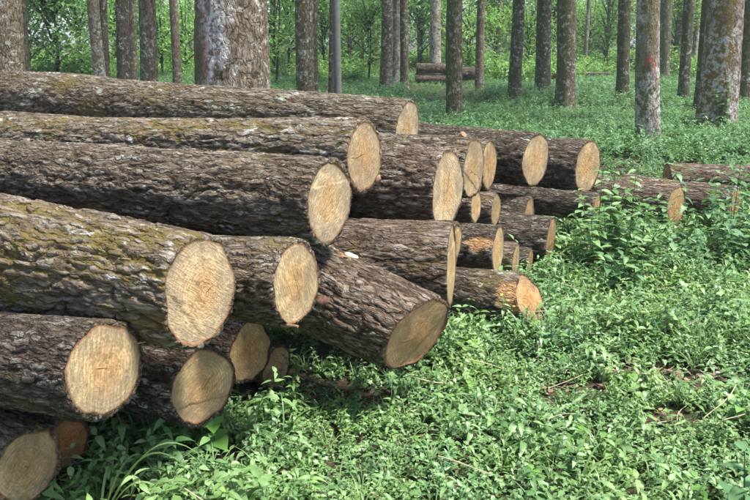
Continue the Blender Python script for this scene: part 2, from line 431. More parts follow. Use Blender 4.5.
        for _ in range(rg.integers(1, 4)):
            a0 = rg.uniform(0, 6.28); ln = rg.uniform(.25, .95)
            wob = .05 * np.sin(rm * 60 + a0 * 5)
            dist = np.abs(np.angle(np.exp(1j * (A - a0 - wob)))) * rm
            ck = np.maximum(ck, (1 - sstep(.0008, .0028, dist)) * (1 - sstep(ln - .2, ln, t[:, None])) * (rm > .004) * .5)
        Vf = np.concatenate([Vf.reshape(-1, 3), c3[None]])
        n0 = nr * nt; q = grid_quads(nr, nt)
        tri = np.stack([(nr - 1) * nt + np.arange(nt), (nr - 1) * nt + (np.arange(nt) + 1) % nt, np.full(nt, n0)], -1)
        if sg < 0: q, tri = q[:, ::-1], tri[:, ::-1]
        z1 = np.zeros(1)
        me = mesh_np('cut_face', Vf, [q, tri], M['face'], attrs={'rr': np.append(rrA, 0), 'rm': np.append(rm, 0), 'ang': np.append(A, 0), 'check': np.append(ck, 0)})
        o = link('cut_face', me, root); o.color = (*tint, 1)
    return root

PILE = 'logs in the big timber pile'
# label, p0, b, tilt, L, d0, d1, mat, seed, res, extras
L_ = make_log
logE = L_('big mossy log with a wide pale end at the front of the pile', (-.591, 2.367, .881), 64.7, 1.8, 3.4, .401, .489, 'bark_moss', 3, .0065, PILE, (1.05, .95, .80), amp=.032, cw=.044, cl=.12, pitch=4)
logC = L_('long brown log whose pale end overlaps the end behind it, second row down', (-.196, 3.149, 1.025), 61.5, -1.3, 4.4, .384, .384, 'bark_brown', 5, .0072, PILE, (1.0, .92, .78), amp=.022, cw=.040, cl=.10)
log9 = L_('long log whose narrow end shows just below the top log\'s end', (-.052, 3.844, 1.112), 61.9, -2.2, 4.8, .388, .40, 'bark_moss', 7, .0078, PILE, (.88, .77, .62), amp=.022)
logT = L_('long lichen covered log lying highest, across the top of the pile', (.243, 5.463, 1.079), 63.5, 1.3, 5.6, .42, .53, 'bark_lichen', 9, .010, PILE, (.88, .86, .74), amp=.023)
logB = L_('dark barked log with a knotty round end, just above the lowest left log', (-.859, 2.147, .692), 60.9, -7.5, 2.2, .318, .343, 'bark_dark', 11, .006, PILE, (1.05, .94, .74), amp=.018)
logA = L_('lowest log at the left, its tan end cut by the picture corner', (-1.219, 2.272, .262), 58.9, -.7, 2.2, .28, .28, 'bark_brown', 13, .0075, PILE, (.98, .84, .62))
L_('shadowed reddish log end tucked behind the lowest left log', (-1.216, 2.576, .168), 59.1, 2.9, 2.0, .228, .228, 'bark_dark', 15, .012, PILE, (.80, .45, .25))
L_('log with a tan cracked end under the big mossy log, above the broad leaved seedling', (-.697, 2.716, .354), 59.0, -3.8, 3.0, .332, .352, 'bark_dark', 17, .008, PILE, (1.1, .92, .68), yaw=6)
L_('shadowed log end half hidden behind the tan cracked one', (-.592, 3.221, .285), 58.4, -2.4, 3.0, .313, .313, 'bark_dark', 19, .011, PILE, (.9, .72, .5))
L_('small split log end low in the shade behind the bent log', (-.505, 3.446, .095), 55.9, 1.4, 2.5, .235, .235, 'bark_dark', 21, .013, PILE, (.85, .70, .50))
logD = L_('log with an oval grey tan end beside the big mossy log', (-.301, 2.697, .803), 62.9, -4.6, 3.2, .332, .350, 'bark_brown', 23, .0072, PILE, (1.02, .90, .70), amp=.017)
logF = L_('thick log poking out furthest towards the weeds, dark end with pale specks', (.192, 3.10, .42), 60, 15, 1.15, .395, .47, 'bark_red', 25, .0062, PILE, (.95, .76, .54), yaw=16, pitch=-4, amp=.024, peel=[(14, .46, 11, .05)], cw=.04, cl=.07)
logM = L_('log with a bright orange tinged oval end in the middle of the pile', (.414, 4.104, .884), 60.5, -.4, 4.6, .453, .453, 'bark_red', 27, .009, PILE, (1.08, 1.0, .86), amp=.023)
logG = L_('thick log seen from the side with its end turned away, behind the furthest poking log', (.402, 3.69, .57), 74, -1.0, 2.8, .45, .45, 'bark_red', 29, .0075, PILE, (.9, .82, .62), yaw=-4, amp=.017)
logN = L_('log with a flat grey narrow end, touching a paler end behind it', (.64, 4.721, .906), 62.0, -.5, 4.6, .401, .401, 'bark_brown', 31, .0105, PILE, (.82, .74, .60), amp=.022)
L_('log with a pale smooth end just behind the flat grey end', (.897, 5.756, .756), 62.9, -.9, 4.6, .394, .394, 'bark_brown', 33, .014, PILE, (.88, .74, .54))
L_('thin log with a pale end under the flat grey end', (.723, 5.152, .56), 64.8, -1.7, 4.0, .258, .258, 'bark_red', 35, .014, PILE, (1.0, .86, .62))
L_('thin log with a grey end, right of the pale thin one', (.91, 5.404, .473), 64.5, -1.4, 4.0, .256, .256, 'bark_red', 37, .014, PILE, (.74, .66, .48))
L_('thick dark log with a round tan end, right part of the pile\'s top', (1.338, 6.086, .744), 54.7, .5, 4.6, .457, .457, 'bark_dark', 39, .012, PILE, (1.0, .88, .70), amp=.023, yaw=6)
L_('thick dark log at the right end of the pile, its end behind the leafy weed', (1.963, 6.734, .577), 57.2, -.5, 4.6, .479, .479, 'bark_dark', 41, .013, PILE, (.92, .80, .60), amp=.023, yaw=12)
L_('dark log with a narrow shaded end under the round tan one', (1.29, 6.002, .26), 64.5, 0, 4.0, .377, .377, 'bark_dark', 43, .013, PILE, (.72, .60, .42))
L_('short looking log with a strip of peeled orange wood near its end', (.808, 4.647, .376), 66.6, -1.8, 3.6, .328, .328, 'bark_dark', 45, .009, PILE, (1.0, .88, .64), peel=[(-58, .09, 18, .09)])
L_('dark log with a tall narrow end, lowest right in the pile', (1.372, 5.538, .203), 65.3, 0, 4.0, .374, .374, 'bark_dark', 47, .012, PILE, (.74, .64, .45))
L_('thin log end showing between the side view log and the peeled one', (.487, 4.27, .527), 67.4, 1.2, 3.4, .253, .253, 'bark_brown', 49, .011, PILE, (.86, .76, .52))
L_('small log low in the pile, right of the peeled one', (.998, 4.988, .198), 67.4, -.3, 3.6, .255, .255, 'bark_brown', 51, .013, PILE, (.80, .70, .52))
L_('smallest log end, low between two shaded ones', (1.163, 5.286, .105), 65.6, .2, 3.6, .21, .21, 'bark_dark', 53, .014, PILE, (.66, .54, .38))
logJ = L_('log on the ground with an axe chopped pointed orange end', (.96, 4.297, .150), 72.5, 1.4, 2.6, .30, .285, 'bark_dark', 55, .008, PILE, (.95, .72, .48), yaw=26, pitch=24, ov=(.85, 1.05), peel=[(-70, .05, 40, .10)])
L_('small orange log end beneath the thick right hand log', (1.916, 6.212, .316), 58.0, 0, 4.0, .242, .242, 'bark_dark', 57, .014, PILE, (.9, .68, .45))
STRAY = 'short logs lying right of the pile'
L_('short log right of the pile with a bright peeled stripe on top', (2.809, 6.717, .204), 52, 0, 1.0, .42, .42, 'bark_red', 59, .010, STRAY, (.95, .78, .54), yaw=8, peel=[(6, .22, 9, .25)])
L_('short log with an orange end at the right picture edge', (3.442, 6.882, .177), 50, 0, 1.1, .382, .382, 'bark_red', 61, .012, STRAY, (.9, .66, .44))
L_('long low log lying behind the orange ended one at the right edge', (5.6, 8.3, .17), 84, 0, 2.2, .30, .30, 'bark_red', 63, .014, STRAY, (.9, .62, .40))

# small pieces on particular logs
def chunk(name, size, seed, mat, parent, loc, rot, sub=10):
    n = sub; th = np.arange(n * 2) / (n * 2) * 2 * math.pi; ph = np.linspace(-1, 1, n) * math.pi / 2 * .98
    T, Pp = np.meshgrid(th, ph); x, y, z = np.cos(Pp) * np.cos(T), np.cos(Pp) * np.sin(T), np.sin(Pp)
    r = 1 + .35 * fbm3(x * 1.6 + seed, y * 1.6, z * 1.6, seed, 3)
    V = np.stack([x * r * size[0], y * r * size[1], z * r * size[2]], -1).reshape(-1, 3)
    o = link(name, mesh_np(name, V, grid_quads(n, 2 * n), mat), parent); o.location = loc; o.rotation_euler = rot
    return o
M['pale_wood'] = plain_mat('pale_wood', (.46, .41, .31), .85, .35, 60)
M['stub_wood'] = plain_mat('stub_wood', (.13, .07, .045), .85, .5, 70)
M['splinter'] = plain_mat('splinter', (.26, .16, .09), .8, .35, 80)
def on_log(log, ang, s, r, out=0.0):
    a = R(90 + ang); return Vector((s, math.cos(a) * (r + out), math.sin(a) * (r + out)))

# F: branch stub, torn pale patch, curled bark; D: splinter
def stub(parent, loc, d, r, L, name='branch_stub', mat=None):
    mb = MB(); d = np.array(d, float); d /= np.linalg.norm(d)
    pts = [np.array(loc) + d * t for t in np.linspace(-.03, L, 5)]
    mb.tube(pts, [r * 1.35, r * 1.15, r, r * .97, r * .8], 12)
    o = link(name, mb.mesh(name, mat or M['stub_wood']), parent); return o
chunk('branch_stub', (.034, .030, .034), 8, M['stub_wood'], logF, on_log(logF, -76, .40, .205), (0, 0, 0))
chunk('torn_wood', (.034, .020, .006), 4, M['pale_wood'], logF, on_log(logF, 12, .44, .205), (0, -.1, .5))
chunk('bark_flake', (.060, .022, .010), 6, M['stub_wood'], logG, on_log(logG, -95, .06, .195), (.6, .3, .4))
stub(logD, (.0, .09, -.145), (-1, .1, .05), .006, .05, 'splinter', M['splinter'])
stub(logB, (-.004, -.13, .04), (-1, -.4, .1), .0025, .04, 'splinter', M['splinter'])
stub(logN, (.10, 0, .19), (-.6, .2, .55), .028, .04, 'branch_stub', M['splinter'])
stub(log9, (.03, -.13, -.14), (-.5, -.6, .1), .03, .04, 'branch_stub', M['splinter'])

# far stack and a pale fallen stem
FAR = 'dark logs stacked far back in the trees'
c = on_ground(416, 84)
def far_log(label, dx, z, L, d, seed, dy=0, tint=(1, 1, 1)):
    L_(label, (c[0] + dx + L, c[1] + dy, z), 90, 0, L, d, d, 'bark_dark', seed, .05, FAR, tint, amp=.02)
far_log('dark log on top of the small stack far back among the trees', .0, .62, 1.55, .42, 71)
far_log('lower dark log of the small stack far back among the trees', -.05, .22, 1.75, .38, 73, -.05)
far_log('dark log end right of the tree in the far stack', 1.62, .42, .75, .5, 75, .1, (.5, .4, .35))
g = on_ground(612, 82)
L_('thin pale stem lying far back in the undergrowth', (g[0], g[1], .35), 92, 1, 1.6, .11, .13, 'bark_lichen', 77, .03, None, amp=.004, cat='log', name='fallen_stem')

# ------------------------------------------------------------------ trees
def tree_bark(name, base, base2, crev, lich, amt, mosscol, moss_amt, mossdir=-1):
    k = NT(name); co = k.coord(); r = k.rnd()
    cmb = k.n('ShaderNodeCombineXYZ'); k.l(k.math('MULTIPLY', r, 37.0), cmb.inputs[0]); k.l(k.math('MULTIPLY', r, 11.0), cmb.inputs[2])
    add = k.n('ShaderNodeVectorMath', operation='ADD'); k.l(co, add.inputs[0]); k.l(cmb.outputs[0], add.inputs[1]); v = add.outputs[0]
    h = k.attr('h'); n1 = k.noise(v, 7, 5, .65, stretch=(1, 1, .35)); n2 = k.noise(v, 28, 5, .65, stretch=(1, 1, .6))
    col = k.mix(k.ramp(n1, [(.4, 0.0), (.6, 1.0)]), base, base2)
    wn_ = k.n('ShaderNodeTexNoise'); k.l(v, wn_.inputs['Vector']); wn_.inputs['Scale'].default_value = 9; wn_.inputs['Detail'].default_value = 4
    ws = k.n('ShaderNodeVectorMath', operation='SCALE'); k.l(wn_.outputs['Color'], ws.inputs[0]); ws.inputs['Scale'].default_value = .10
    wa = k.n('ShaderNodeVectorMath', operation='ADD'); k.l(v, wa.inputs[0]); k.l(ws.outputs[0], wa.inputs[1])
    mp = k.n('ShaderNodeMapping'); k.l(wa.outputs[0], mp.inputs[0]); mp.inputs['Scale'].default_value = (1, 1, .26)
    vo = k.n('ShaderNodeTexVoronoi', feature='DISTANCE_TO_EDGE'); k.l(mp.outputs[0], vo.inputs['Vector']); vo.inputs['Scale'].default_value = 24
    c1 = k.ramp(vo.outputs['Distance'], [(0, 0.0), (.15, 1.0)])
    rel = k.math('MULTIPLY', k.ramp(k.math('ADD', h, k.math('MULTIPLY', k.math('SUBTRACT', n2, .5), .5)), [(.1, .1), (.38, 1.0)]), k.math('ADD', k.math('MULTIPLY', c1, .7), .3))
    col = k.mix(rel, crev, col)
    col = k.mix(.7, col, k.ramp(n2, [(.3, .4), (.5, 1.0), (.7, 1.8)]), 'MULTIPLY')
    sx = k.n('ShaderNodeSeparateXYZ'); k.l(co, sx.inputs[0])
    if moss_amt > 0:
        sd_ = k.math('ADD', k.math('MULTIPLY', sx.outputs[0], 2.2 * mossdir), k.noise(v, 2.2, 4, .6, off=(1, 6, 2)))
        mm = k.ramp(sd_, [(.60 - .2 * moss_amt, 0.0), (.80 - .2 * moss_amt, 1.0)])
        col = k.mix(k.math('MULTIPLY', mm, .75), col, mosscol)
    l1 = k.noise(v, 10, 5, .7, off=(3, 5, 1)); l2 = k.noise(v, 26, 3, .6, off=(8, 2, 1))
    lm = k.math('MULTIPLY', k.ramp(l1, [(.62 - .16 * amt, 0.0), (.68 - .14 * amt, 1.0)]), k.ramp(l2, [(.35, .2), (.55, 1.0)]))
    l3 = k.noise(v, 1.7, 3, .5, off=(4, 4, 7)); lm = k.math('MULTIPLY', lm, k.ramp(l3, [(.38, .25), (.52, 1.0)]))
    col = k.mix(k.math('MULTIPLY', lm, .85), col, lich)
    pm = k.attr('peel'); col = k.mix(k.math('MULTIPLY', pm, .8), col, (.42, .055, .045))
    wm = k.attr('white'); col = k.mix(k.math('MULTIPLY', wm, k.ramp(l2, [(.4, .1), (.55, .95)])), col, (.62, .61, .58))
    k.bump(k.math('ADD', n2, k.math('MULTIPLY', c1, .6)), .7, .02)
    return k.fin(col, .9, .2)
LICH = (.46, .45, .40)
M['trunk_brown'] = tree_bark('trunk_brown', (.165, .132, .092), (.105, .082, .054), (.035, .027, .018), LICH, .55, (.085, .09, .03), .6)
M['trunk_dark'] = tree_bark('trunk_dark', (.115, .094, .066), (.07, .058, .04), (.025, .02, .014), LICH, .5, (.075, .085, .03), .6)
M['trunk_pale'] = tree_bark('trunk_pale', (.24, .20, .16), (.17, .125, .095), (.06, .042, .03), (.50, .49, .45), 1.1, (.12, .10, .03), .2)
M['trunk_moss'] = tree_bark('trunk_moss', (.20, .155, .11), (.13, .095, .06), (.05, .034, .022), (.50, .49, .46), .95, (.17, .11, .03), .75)
M['trunk_tan'] = tree_bark('trunk_tan', (.215, .17, .115), (.14, .105, .068), (.05, .036, .023), (.46, .44, .39), .6, (.11, .10, .04), .3)
M['leaf_high'] = leaf_mat('leaf_high', (.035, .075, .02), (.07, .13, .03), (.10, .17, .045))

def crown_mesh(name, seed, n, rx, rz, leaf, mats, limbs=9, z0=0.0, clump=.45, shape=1.0):
    """limbs plus leaves spread in clumps around their ends; local z up from z0"""
    rg = np.random.default_rng(seed); mb = MB(); cl = []
    for i in range(limbs):
        a = rg.uniform(0, 6.28); zz = rg.uniform(0.05, .85); rr = rx * (1 - .5 * abs(zz - .45) * shape) * rg.uniform(.45, 1)
        p0 = np.array([0, 0, z0 + rz * zz * .7]); p3 = np.array([math.cos(a) * rr, math.sin(a) * rr, z0 + rz * (zz + rg.uniform(.0, .2))])
        pm = (p0 + p3) / 2 + np.array([0, 0, .12 * rz]) * rg.uniform(.2, 1)
        t = np.linspace(0, 1, 6)[:, None]
        pts = (1 - t) ** 2 * p0 + 2 * t * (1 - t) * pm + t * t * p3
        mb.tube(pts, np.linspace(.03, .008, 6) * (1 + rx * .15), 5, 0)
        for tt in (.45, .65, .8, .9, 1.0):
            q = (1 - tt) ** 2 * p0 + 2 * tt * (1 - tt) * pm + tt * tt * p3
            for _ in range(2): cl.append(q + rg.normal(0, .16, 3) * rx * np.array([1, 1, .7]))
    cl = np.array(cl); per = max(1, n // len(cl))
    C = np.repeat(cl, per, 0); cv = np.repeat(rg.uniform(0, .55, len(cl)), per)
    m = len(C); P = C + rg.normal(0, 1, (m, 3)) * clump * np.array([1, 1, .6]) * .5
    P[:, 2] = np.maximum(P[:, 2], z0 - .2 * rz + .05)
    # leaves: folded diamonds
    yaw = rg.uniform(0, 6.28, m); pit = rg.uniform(-.9, .35, m); rol = rg.uniform(-.6, .6, m)
    d = np.stack([np.cos(yaw) * np.cos(pit), np.sin(yaw) * np.cos(pit), np.sin(pit)], -1)
    sdir = np.stack([-np.sin(yaw), np.cos(yaw), np.zeros(m)], -1); upv = np.cross(d, sdir)
    sdir = sdir * np.cos(rol)[:, None] + upv * np.sin(rol)[:, None]; upv = np.cross(d, sdir)
    l = leaf * rg.uniform(.6, 1.3, m)[:, None]; w = l * .27
    v0 = P; v1 = P + d * l * .45 + sdir * w + upv * w * .35; v2 = P + d * l - upv * l * .08; v3 = P + d * l * .45 - sdir * w + upv * w * .35
    V = np.stack([v0, v1, v2, v3], 1).reshape(-1, 3); k = np.arange(m) * 4
    F = np.concatenate([np.stack([k, k + 1, k + 2], -1), np.stack([k, k + 2, k + 3], -1)])
    mb.add(V, F, None, 1); mb.A[-1] = np.repeat(cv + rg.uniform(0, .35, m), 4)
    return mb.mesh(name, mats, smooth=False)

HIGH = [crown_mesh('crown_high', 100 + i, 260, 2.6, 4.5, .42, [M['trunk_dark'], M['leaf_high']], limbs=12, clump=1.0) for i in range(3)]
TREES = []
def trunk_mesh(d, H, seed, nt, lean, flare, fork=None, marks=None, amp=.012, res=None, whites=None):
    ns_lo = res or 90
    z = np.concatenate([np.linspace(-.15, 5, ns_lo), np.linspace(5, H, 24)[1:]])
    th = np.arange(nt) / nt * 2 * math.pi; TH, Z = np.meshgrid(th, z)
    r = d / 2 * (1 - .35 * np.clip(Z / H, 0, 1)) * (1 + flare * np.exp(-np.clip(Z, 0, 9) / .28) * (1 + .5 * np.cos(TH * 4 + seed)))
    cx, sx = np.cos(TH), np.sin(TH)
    r = r * (1 + .05 * noise3(cx * 1.2 + seed, sx * 1.2, Z * .9, seed) + .02 * noise3(cx * 3 + seed, sx * 3, Z * 3, seed))
    h = bark_height(TH, Z, d / 2, seed, .035, .11)
    bow = .02 * np.sin(Z * .9 + seed)
    X = (r + (h - .5) * amp) * cx + lean[0] * Z + bow; Y = (r + (h - .5) * amp) * sx + lean[1] * Z
    pe = np.zeros_like(h); wh = np.zeros_like(h)
    F_ = np.angle(np.exp(1j * (TH + math.pi / 2)))      # 0 towards the camera, + to the right
    for m in (marks or []): pe = np.maximum(pe, m(F_, Z))
    for m in (whites or []): wh = np.maximum(wh, m(F_, Z) * sstep(-.3, .25, fbm3(cx * 4, sx * 4, Z * 5, seed + 60, 3) + .1))
    V = np.stack([X, Y, Z], -1).reshape(-1, 3)
    return V, grid_quads(len(z), nt), {'h': h, 'peel': pe, 'white': wh}
def tree(label, x, y, d, mat, seed, lean=(0, 0), flare=.25, H=None, group='standing trees of the plantation', **kw):
    """x,y world base"""
    rg = np.random.default_rng(seed)
    H = H or rg.uniform(10, 13)
    dist = math.hypot(x, y); nt = 64 if dist < 16 else (36 if dist < 28 else 20); res = 150 if dist < 16 else (70 if dist < 28 else 36)
    t = thing('tree', label, 'tree', (x, y, float(ground_z(x, y))), group=group)
    V, q, at = trunk_mesh(d, H, seed, nt, lean, flare * 1.3, res=res, **kw)
    link('trunk', mesh_np('trunk', V, q, M[mat], attrs=at), t)
    c_ = link('crown', HIGH[seed % 3], t); c_.location = (lean[0] * H, lean[1] * H, H - 2.4); c_.rotation_euler = (0, 0, rg.uniform(0, 6.28))
    TREES.append((x, y, d)); return t
def tree_px(label, px, base, w, mat, seed, lean_px=0, dist=None, **kw):
    """trunk w pixels wide whose foot meets the ground at (px, base); lean_px sideways drift over 100 px upward"""
    if dist is None: g = on_ground(px, base, .18)
    else:
        d = ray(px, base); g = d * (dist / d[1])
    D = g[1] / math.cos(PITCH)
    persp = 100 * (px - 375) / (2834 - 70)       # what the tilted lens does to an upright stem here
    return tree(label, g[0], g[1], w * D / FPX, mat, seed, lean=((lean_px - persp) * .008, 0), **kw)

def arc_mark(f, z):
    q = np.hypot(f / .42 + .35, (z - 1.32) / .16); m = np.exp(-((q - 1) / .16) ** 2) * ((f > -.14) | (z > 1.36)) * (z > 1.25)
    return np.clip(m * 1.2, 0, 1)
def streak(f0, wdt, z0, z1, wob):
    return lambda f, z: np.exp(-((f - f0 - wob * np.sin(z * 5)) / wdt) ** 2) * sstep(z0 - .1, z0 + .1, z) * (1 - sstep(z1 - .1, z1 + .1, z))
tree_px('stout tree at the left edge, behind the top log', 4, 90, 31, 'trunk_tan', 201, -5, dist=12)
tree_px('darker tree touching the stout tree at the left edge', 22, 86, 12, 'trunk_brown', 202, -4, dist=17)
tree_px('leaning stem of a close pair, left of three upright trunks', 100, 84, 11, 'trunk_moss', 203, -8, dist=19)
tree_px('straight dark stem of the close pair behind the leaning one', 106, 80, 7, 'trunk_dark', 204, -3, dist=22)
tree_px('dark trunk between the close pair and a thin pale trunk', 123, 84, 12, 'trunk_dark', 205, -1.5, dist=19)
tree_px('thin pale trunk squeezed between two darker ones', 133, 80, 7, 'trunk_tan', 206, -1, dist=25)
tree_px('smooth brown trunk just right of the thin pale one', 147, 84, 16, 'trunk_brown', 207, -2, dist=16)
tree_px('slim trunk with ferns at its foot, left of the widest tree', 176, 76, 8, 'trunk_tan', 208, -3.5, dist=24)
tree_px('widest tree, with pale resin streak and red painted line', 228, 100, 70, 'trunk_tan', 209, -1, dist=7.4, flare=.06, amp=.022,
        marks=[streak(-.62, .035, 1.35, 3.0, .03)], whites=[streak(-.05, .22, .6, 1.85, .10), streak(-.15, .42, 1.6, 3.2, .1), streak(-.45, .2, 1.2, 3, .05)])
tree_px('mossy rough trunk right of the widest tree', 305, 92, 17, 'trunk_brown', 210, 0, dist=14.5)
tree_px('dark trunk directly behind the mossy rough one', 314, 88, 8, 'trunk_dark', 211, 0, dist=19)
tree_px('slim dark trunk half hidden by the grey post', 332, 86, 6, 'trunk_brown', 212, 0, dist=20)
tree_px('tan trunk left of a pale and dark pair', 386, 87, 11, 'trunk_brown', 213, 1)
tree_px('pale pinkish trunk touching a darker one', 396, 83, 8, 'trunk_pale', 214, 0.5)
tree_px('dark trunk touching the pale pinkish one', 404, 85, 8, 'trunk_brown', 215, 0)
tree_px('grey trunk behind the far log stack', 435, 75, 11, 'trunk_pale', 216, 1)
tree_px('tree with flaking bark in front of the far log stack', 455, 117, 15, 'trunk_brown', 217, 0, amp=.025, flare=.15)
tree_px('slender tan trunk right of the far log stack', 480, 85, 8, 'trunk_tan', 218, 0.5)
tree_px('straight dark trunk with mossy side, second right of the far stack', 515, 94, 12, 'trunk_dark', 219, 3)
tree_px('dark trunk with lichen flecks beside a thicker brown one', 542, 91, 14, 'trunk_dark', 220, 1.5)
tree_px('thick brown trunk standing clear in the undergrowth, right of centre', 564.5, 106, 18, 'trunk_brown', 221, 1.5)
tree_px('dark slim trunk left of the tree with the red mark', 622, 99, 12, 'trunk_dark', 222, 2.5)
tree_px('pale blotched tree with a red painted mark', 649, 137, 22, 'trunk_pale', 223, -1.5, flare=.18, marks=[arc_mark], whites=[streak(-.3, .5, .05, .5, 0), streak(-.1, .35, .9, 1.25, 0)])
tree_px('reddish trunk peeping out behind the red marked tree', 664, 78, 11, 'trunk_brown', 224, 1)
tree_px('dark leaning trunk between the red marked tree and the ivy tree', 684, 97, 10, 'trunk_dark', 225, 3.5)
tree_px('dark trunk hugging the left side of the ivy tree', 700, 106, 11, 'trunk_dark', 226, 6, dist=17.5)
ivy_tree = tree_px('big orange mossy tree with ivy climbing its foot', 716, 121, 34, 'trunk_moss', 227, 7, flare=.18)
tree_px('dark trunk at the right picture edge', 744, 97, 16, 'trunk_dark', 228, 6)
# far slender stems nothing tells apart
FARL = ['slim far stem inside the forked small tree at the left', 'faint thin stem right of the smooth brown trunk', 'pale thin stem close left of the widest tree', 'thin far stem just right of the widest tree', 'thin far stem right of the grey post', 'faintest thin stem midway between grey post and tan trunk', 'thin far stem just left of the tan trunk', 'slender far stem left of the far log stack', 'thin far stem between the slender tan trunk and the mossy sided one', 'thin far stem just right of the thick brown trunk', 'faint pale stem above the thin pale fallen stem', 'slender far stem right of the reddish trunk', 'slender far stem left of the dark trunk hugging the ivy tree']
for i, (px, base, w) in enumerate([(60, 72, 3), (165, 70, 4), (192, 69, 4), (274, 70, 4), (350, 72, 4), (362, 71, 3), (375, 70, 4), (420, 70, 5), (497, 72, 4), (585, 72, 4), (606, 69, 3), (676, 72, 5), (693, 71, 5)]):
    tree_px(FARL[i], px, base, w, ['trunk_pale', 'trunk_brown', 'trunk_tan'][i % 3], 240 + i, rng.uniform(-2, 2) + (px - 375) * .02, group='slender far trunks')

# grey post
def post():
    d = ray(337.5, 96); g = d * (9.0 / d[1]); D = 9.0 / math.cos(PITCH); w = 7.5 * D / FPX
    n = 10; zz = np.array([-.3, 0, .8, 1.6, 2.4, 3.2, 3.215]); rr = np.array([1, 1, .99, 1, .98, .97, .85]) * w / 2
    mb = MB(); mb.tube([(g[0] + .006 * math.sin(z * 2), g[1], z) for z in zz], rr, 14)
    o = link('post', mb.mesh('post', plain_mat('grey_post', (.13, .135, .12), .8, .2, 30))); tag(o, 'thin straight grey post standing behind the top log', 'post')
post()

# ------------------------------------------------------------------ leaves and small plants
def leaf_shape(l, w, droop=.25, fold=.22, segs=4):
    """folded ovate leaf along +X, mid rib at y=0"""
    t = np.linspace(0, 1, segs + 1); V = []; F3 = []; F4 = []
    wid = np.sin(np.clip(t, 0, 1) ** .72 * math.pi) * w / 2
    zc = -droop * l * t ** 2
    for i in range(segs + 1):
        x = l * t[i] * (1 - .12 * droop * t[i])
        if i in (0, segs): V.append((x, 0, zc[i]))
        else: V += [(x, wid[i], zc[i] + wid[i] * fold), (x, 0, zc[i]), (x, -wid[i], zc[i] + wid[i] * fold)]
    F3 += [(0, 2, 1), (0, 3, 2)]
    for i in range(segs - 2):
        a = 1 + i * 3; b = a + 3
        F4 += [(a, a + 1, b + 1, b), (a + 1, a + 2, b + 2, b + 1)]
    e = len(V) - 1; a = e - 3; F3 += [(a, a + 1, e), (a + 1, a + 2, e)]
    return np.array(V), np.array(F3), np.array(F4).reshape(-1, 4)
def place(V, loc, yaw, pitch, roll=0):
    m = Euler((roll, -pitch, yaw), 'XYZ').to_matrix(); return V @ np.array(m).T + np.array(loc)
def sprig(seed, height, pairs, l, mats, wr=.55, whorl=2, droop=.3, stem_r=.0016, lean=.25):
    rg = np.random.default_rng(seed); mb = MB(); lx, ly = rg.normal(0, lean, 2) * height
    tt = np.linspace(0, 1, 6); pts = np.stack([lx * tt ** 1.5, ly * tt ** 1.5, height * tt], -1); mb.tube(pts, np.linspace(stem_r, stem_r * .5, 6), 4, 0, cap=False)
    a0 = rg.uniform(0, 6.28)
    for i in range(pairs):
        u = .25 + .75 * (i + 1) / pairs; p = np.array([lx * u ** 1.5, ly * u ** 1.5, height * u])
        sz = l * (1.1 - .45 * u) * rg.uniform(.8, 1.15)
        for k in range(whorl):
            V, a, b = leaf_shape(sz * rg.uniform(.85, 1.15), sz * wr * rg.uniform(.85, 1.1), rg.uniform(.1, droop * 2), rg.uniform(.05, .35))
            V = place(V, p + np.array([0, 0, .002 * k]), a0 + i * 1.57 + k * 2 * math.pi / whorl + rg.normal(0, .25), rg.uniform(-.25, .5) + .35 * u * (i == pairs - 1), rg.normal(0, .25))
            mb.add(V, a, b, 1, rg.uniform(0, .35))
    return mb.mesh('sprig', mats)
def frond(seed, height, n, l, mats):
    """feathery tuft for the undergrowth: several arching stems with small leaflets"""
    rg = np.random.default_rng(seed); mb = MB()
    for s_ in range(n):
        a = rg.uniform(0, 6.28); out = rg.uniform(.3, .9) * height; hh = height * rg.uniform(.6, 1)
        for i in range(9):
            u = .25 + .75 * i / 8
            p = np.array([math.cos(a) * out * u ** 1.3, math.sin(a) * out * u ** 1.3, hh * (1.55 * u - .55 * u ** 2.5)])
            for sg in (-1, 1):
                sz = l * (1.15 - .6 * u) * rg.uniform(.7, 1.2)
                V, x3, x4 = leaf_shape(sz, sz * .42, .3, .2, 3)
                V = place(V, p, a + sg * rg.uniform(.7, 1.3), rg.uniform(-.3, .3), rg.normal(0, .3)); mb.add(V, x3, x4, 1, rg.uniform(0, .35))
    return mb.mesh('frond', mats)

M['stem'] = plain_mat('stem', (.10, .11, .045), .7, .3, 40)
M['leaf_weed'] = leaf_mat('leaf_weed', (.095, .20, .064), (.185, .325, .118), (.285, .425, .21), trans=.30, rough=.42, spec=.5)
M['leaf_mid'] = leaf_mat('leaf_mid', (.07, .165, .062), (.13, .265, .112), (.20, .34, .17), trans=.3, rough=.5)
M['leaf_bush'] = leaf_mat('leaf_bush', (.12, .25, .07), (.21, .39, .12), (.32, .50, .19), trans=.4, rough=.5)
M['leaf_under'] = leaf_mat('leaf_under', (.09, .19, .065), (.17, .32, .12), (.27, .44, .20), trans=.4, rough=.5)
M['leaf_big'] = leaf_mat('leaf_big', (.14, .30, .06), (.17, .35, .08), (.20, .38, .10), trans=.35, rough=.4, spec=.5)
M['leaf_grass'] = leaf_mat('leaf_grass', (.12, .22, .08), (.17, .28, .11), trans=.3, rough=.45)
M['litter'] = leaf_mat('litter', (.10, .072, .045), (.18, .13, .085), (.30, .24, .17), trans=.1, rough=.8, spec=.2)
M['straw'] = plain_mat('straw', (.46, .38, .24), .8, .3, 30)

